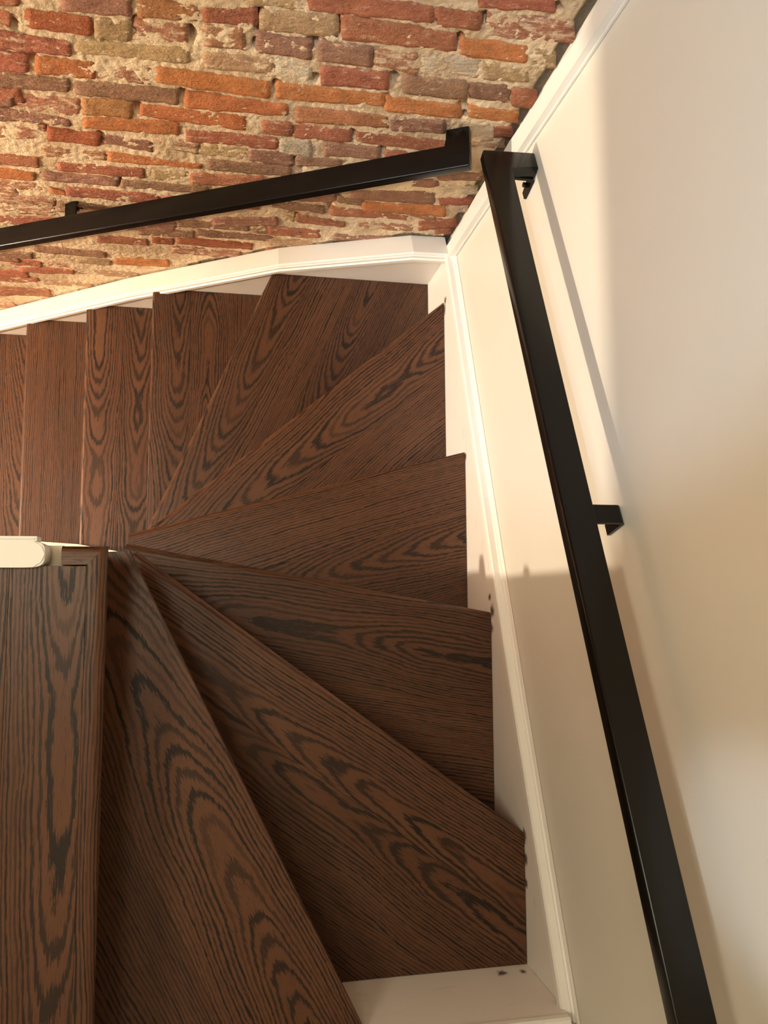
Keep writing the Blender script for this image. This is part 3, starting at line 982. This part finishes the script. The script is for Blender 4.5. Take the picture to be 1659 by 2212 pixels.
# bracket basis: local x = along rail, local y = away from the wall, local z = n
bx = Matrix.Identity(4)
ax = -u; ay = Vector((-1, 0, 0)); az = n
for i, a in enumerate((ax, ay, az)):
    for j in range(3): bx[j][i] = a[j]
tr = 0.027
pts = []
for yb in (-0.084, -0.900, -1.70):
    p = Vector((XW, yb, zr(yb))) - n * (tr + 0.0)
    pts.append(p)
build_rail('handrail', 'long flat black steel handrail climbing the cream wall on the right', poly3, n, tr, (XW, -0.9, 1.29), pts, bx)

sl = 0.556
l = math.hypot(1, sl)
u2 = Vector((1 / l, 0, sl / l)); n2 = Vector((-sl / l, 0, 1 / l))
zb_ = lambda x: 0.876 + 0.556 * x
P3 = [(-0.105, -0.037), (-0.105, YB - 0.0045), (-0.155, YB - 0.0045), (-0.155, 0.018), (-2.30, 0.018), (-2.30, -0.037)]
poly3 = [(x, y, zb_(x)) for x, y in P3]
bx2 = Matrix.Identity(4)
for i, a in enumerate((-u2, Vector((0, -1, 0)), n2)):
    for j in range(3): bx2[j][i] = a[j]
pts = []
for xb_ in (-1.112, -2.05):
    pts.append(Vector((xb_, YB + 0.004, zb_(xb_))) - n2 * 0.014)
build_rail('handrail', 'flat black steel handrail descending along the brick wall, mitred return at its top end', poly3, n2, 0.028, (-0.6, YB, 0.54), pts, bx2)

# ================================================================ lamps
def lathe(name, prof, seg=40):
    V, F = [], []
    for (r, z) in prof:
        for i in range(seg):
            a = 2 * math.pi * i / seg
            V.append((r * math.cos(a), r * math.sin(a), z))
    for j in range(len(prof) - 1):
        for i in range(seg):
            k2 = (i + 1) % seg
            F.append((j * seg + i, j * seg + k2, (j + 1) * seg + k2, (j + 1) * seg + i))
    F.append(tuple(range(seg))[::-1]); F.append(tuple((len(prof) - 1) * seg + i for i in range(seg)))
    bm = bmesh.new()
    vs = [bm.verts.new(p) for p in V]
    for f in F: bm.faces.new([vs[i] for i in f])
    return bm_mesh(bm, name, 0.7)

def hall_lamp():
    L = HALL_LAMP
    x, y, z = L['loc']; r = L['radius']
    root = empty('pendant_lamp', (x, y, 0.95))
    tag(root, 'small glowing globe lamp on the ceiling of the hall below', 'lamp')
    link('canopy', lathe('canopy', [(0.05, -0.001), (0.05, -0.012), (0.02, -0.02), (0.008, -0.022), (0.008, z + r - 0.95 + 0.004), (0.02, z + r - 0.95)]), STEEL, root)
    prof = [(max(0.001, r * math.sin(a)), z - 0.95 - r * math.cos(a)) for a in [math.pi * i / 16 for i in range(17)]]
    link('globe', lathe('globe', prof), glow('hall_lamp_glow', L['color'], L['strength']), root)
hall_lamp()

def upper_lamp(L, label):
    x, y, z = L['loc']; r = L['radius']
    root = empty('ceiling_lamp', (x, y, 3.65))
    tag(root, label, 'lamp', 'flush ceiling lamps')
    link('canopy', lathe('canopy', [(r + 0.02, -0.001), (r + 0.02, -0.03), (r + 0.012, -0.034), (r * 0.5, -0.034)]), TRIMPAINT, root)
    link('diffuser', lathe('diffuser', [(r, -0.035), (r, -0.045), (r * 0.9, -0.055), (r * 0.5, -0.062), (0.002, -0.064)]), glow('upper_lamp_glow', L['color'], L['strength']), root)
upper_lamp(UPPER_LAMPS[0], 'larger round flush ceiling lamp above the upper floor')
upper_lamp(UPPER_LAMPS[1], 'smaller round flush ceiling lamp added above the stairwell as fill light')

def shaping_spot(L):
    x, y, z = L['loc']
    root = empty('light_shaping_spot', (x, y, 3.65))
    side = 'with a cone narrowed to stand in for a cast shadow' if y > -1.4 else 'added for a soft light patch on the handrail wall'
    tag(root, 'small round ceiling spotlight ' + side, 'lamp', 'ceiling spotlights shaping the light')
    link('trim_ring', lathe('trim_ring', [(0.045, -0.0005), (0.045, -0.006), (0.036, -0.008), (0.034, -0.0005)]), TRIMPAINT, root)
    d = bpy.data.lights.new('spot', 'SPOT')
    d.energy = L['power']; d.color = L['color']; d.spot_size = math.radians(L['angle']); d.spot_blend = L['blend']; d.shadow_soft_size = L['radius']
    o = bpy.data.objects.new('spot', d); COL.objects.link(o)
    o.parent = root
    o.location = (0, 0, z - 3.65)
    dirv = Vector(L['aim']) - Vector(L['loc'])
    o.rotation_euler = dirv.to_track_quat('-Z', 'Y').to_euler()
for L in SHAPING_SPOTS: shaping_spot(L)
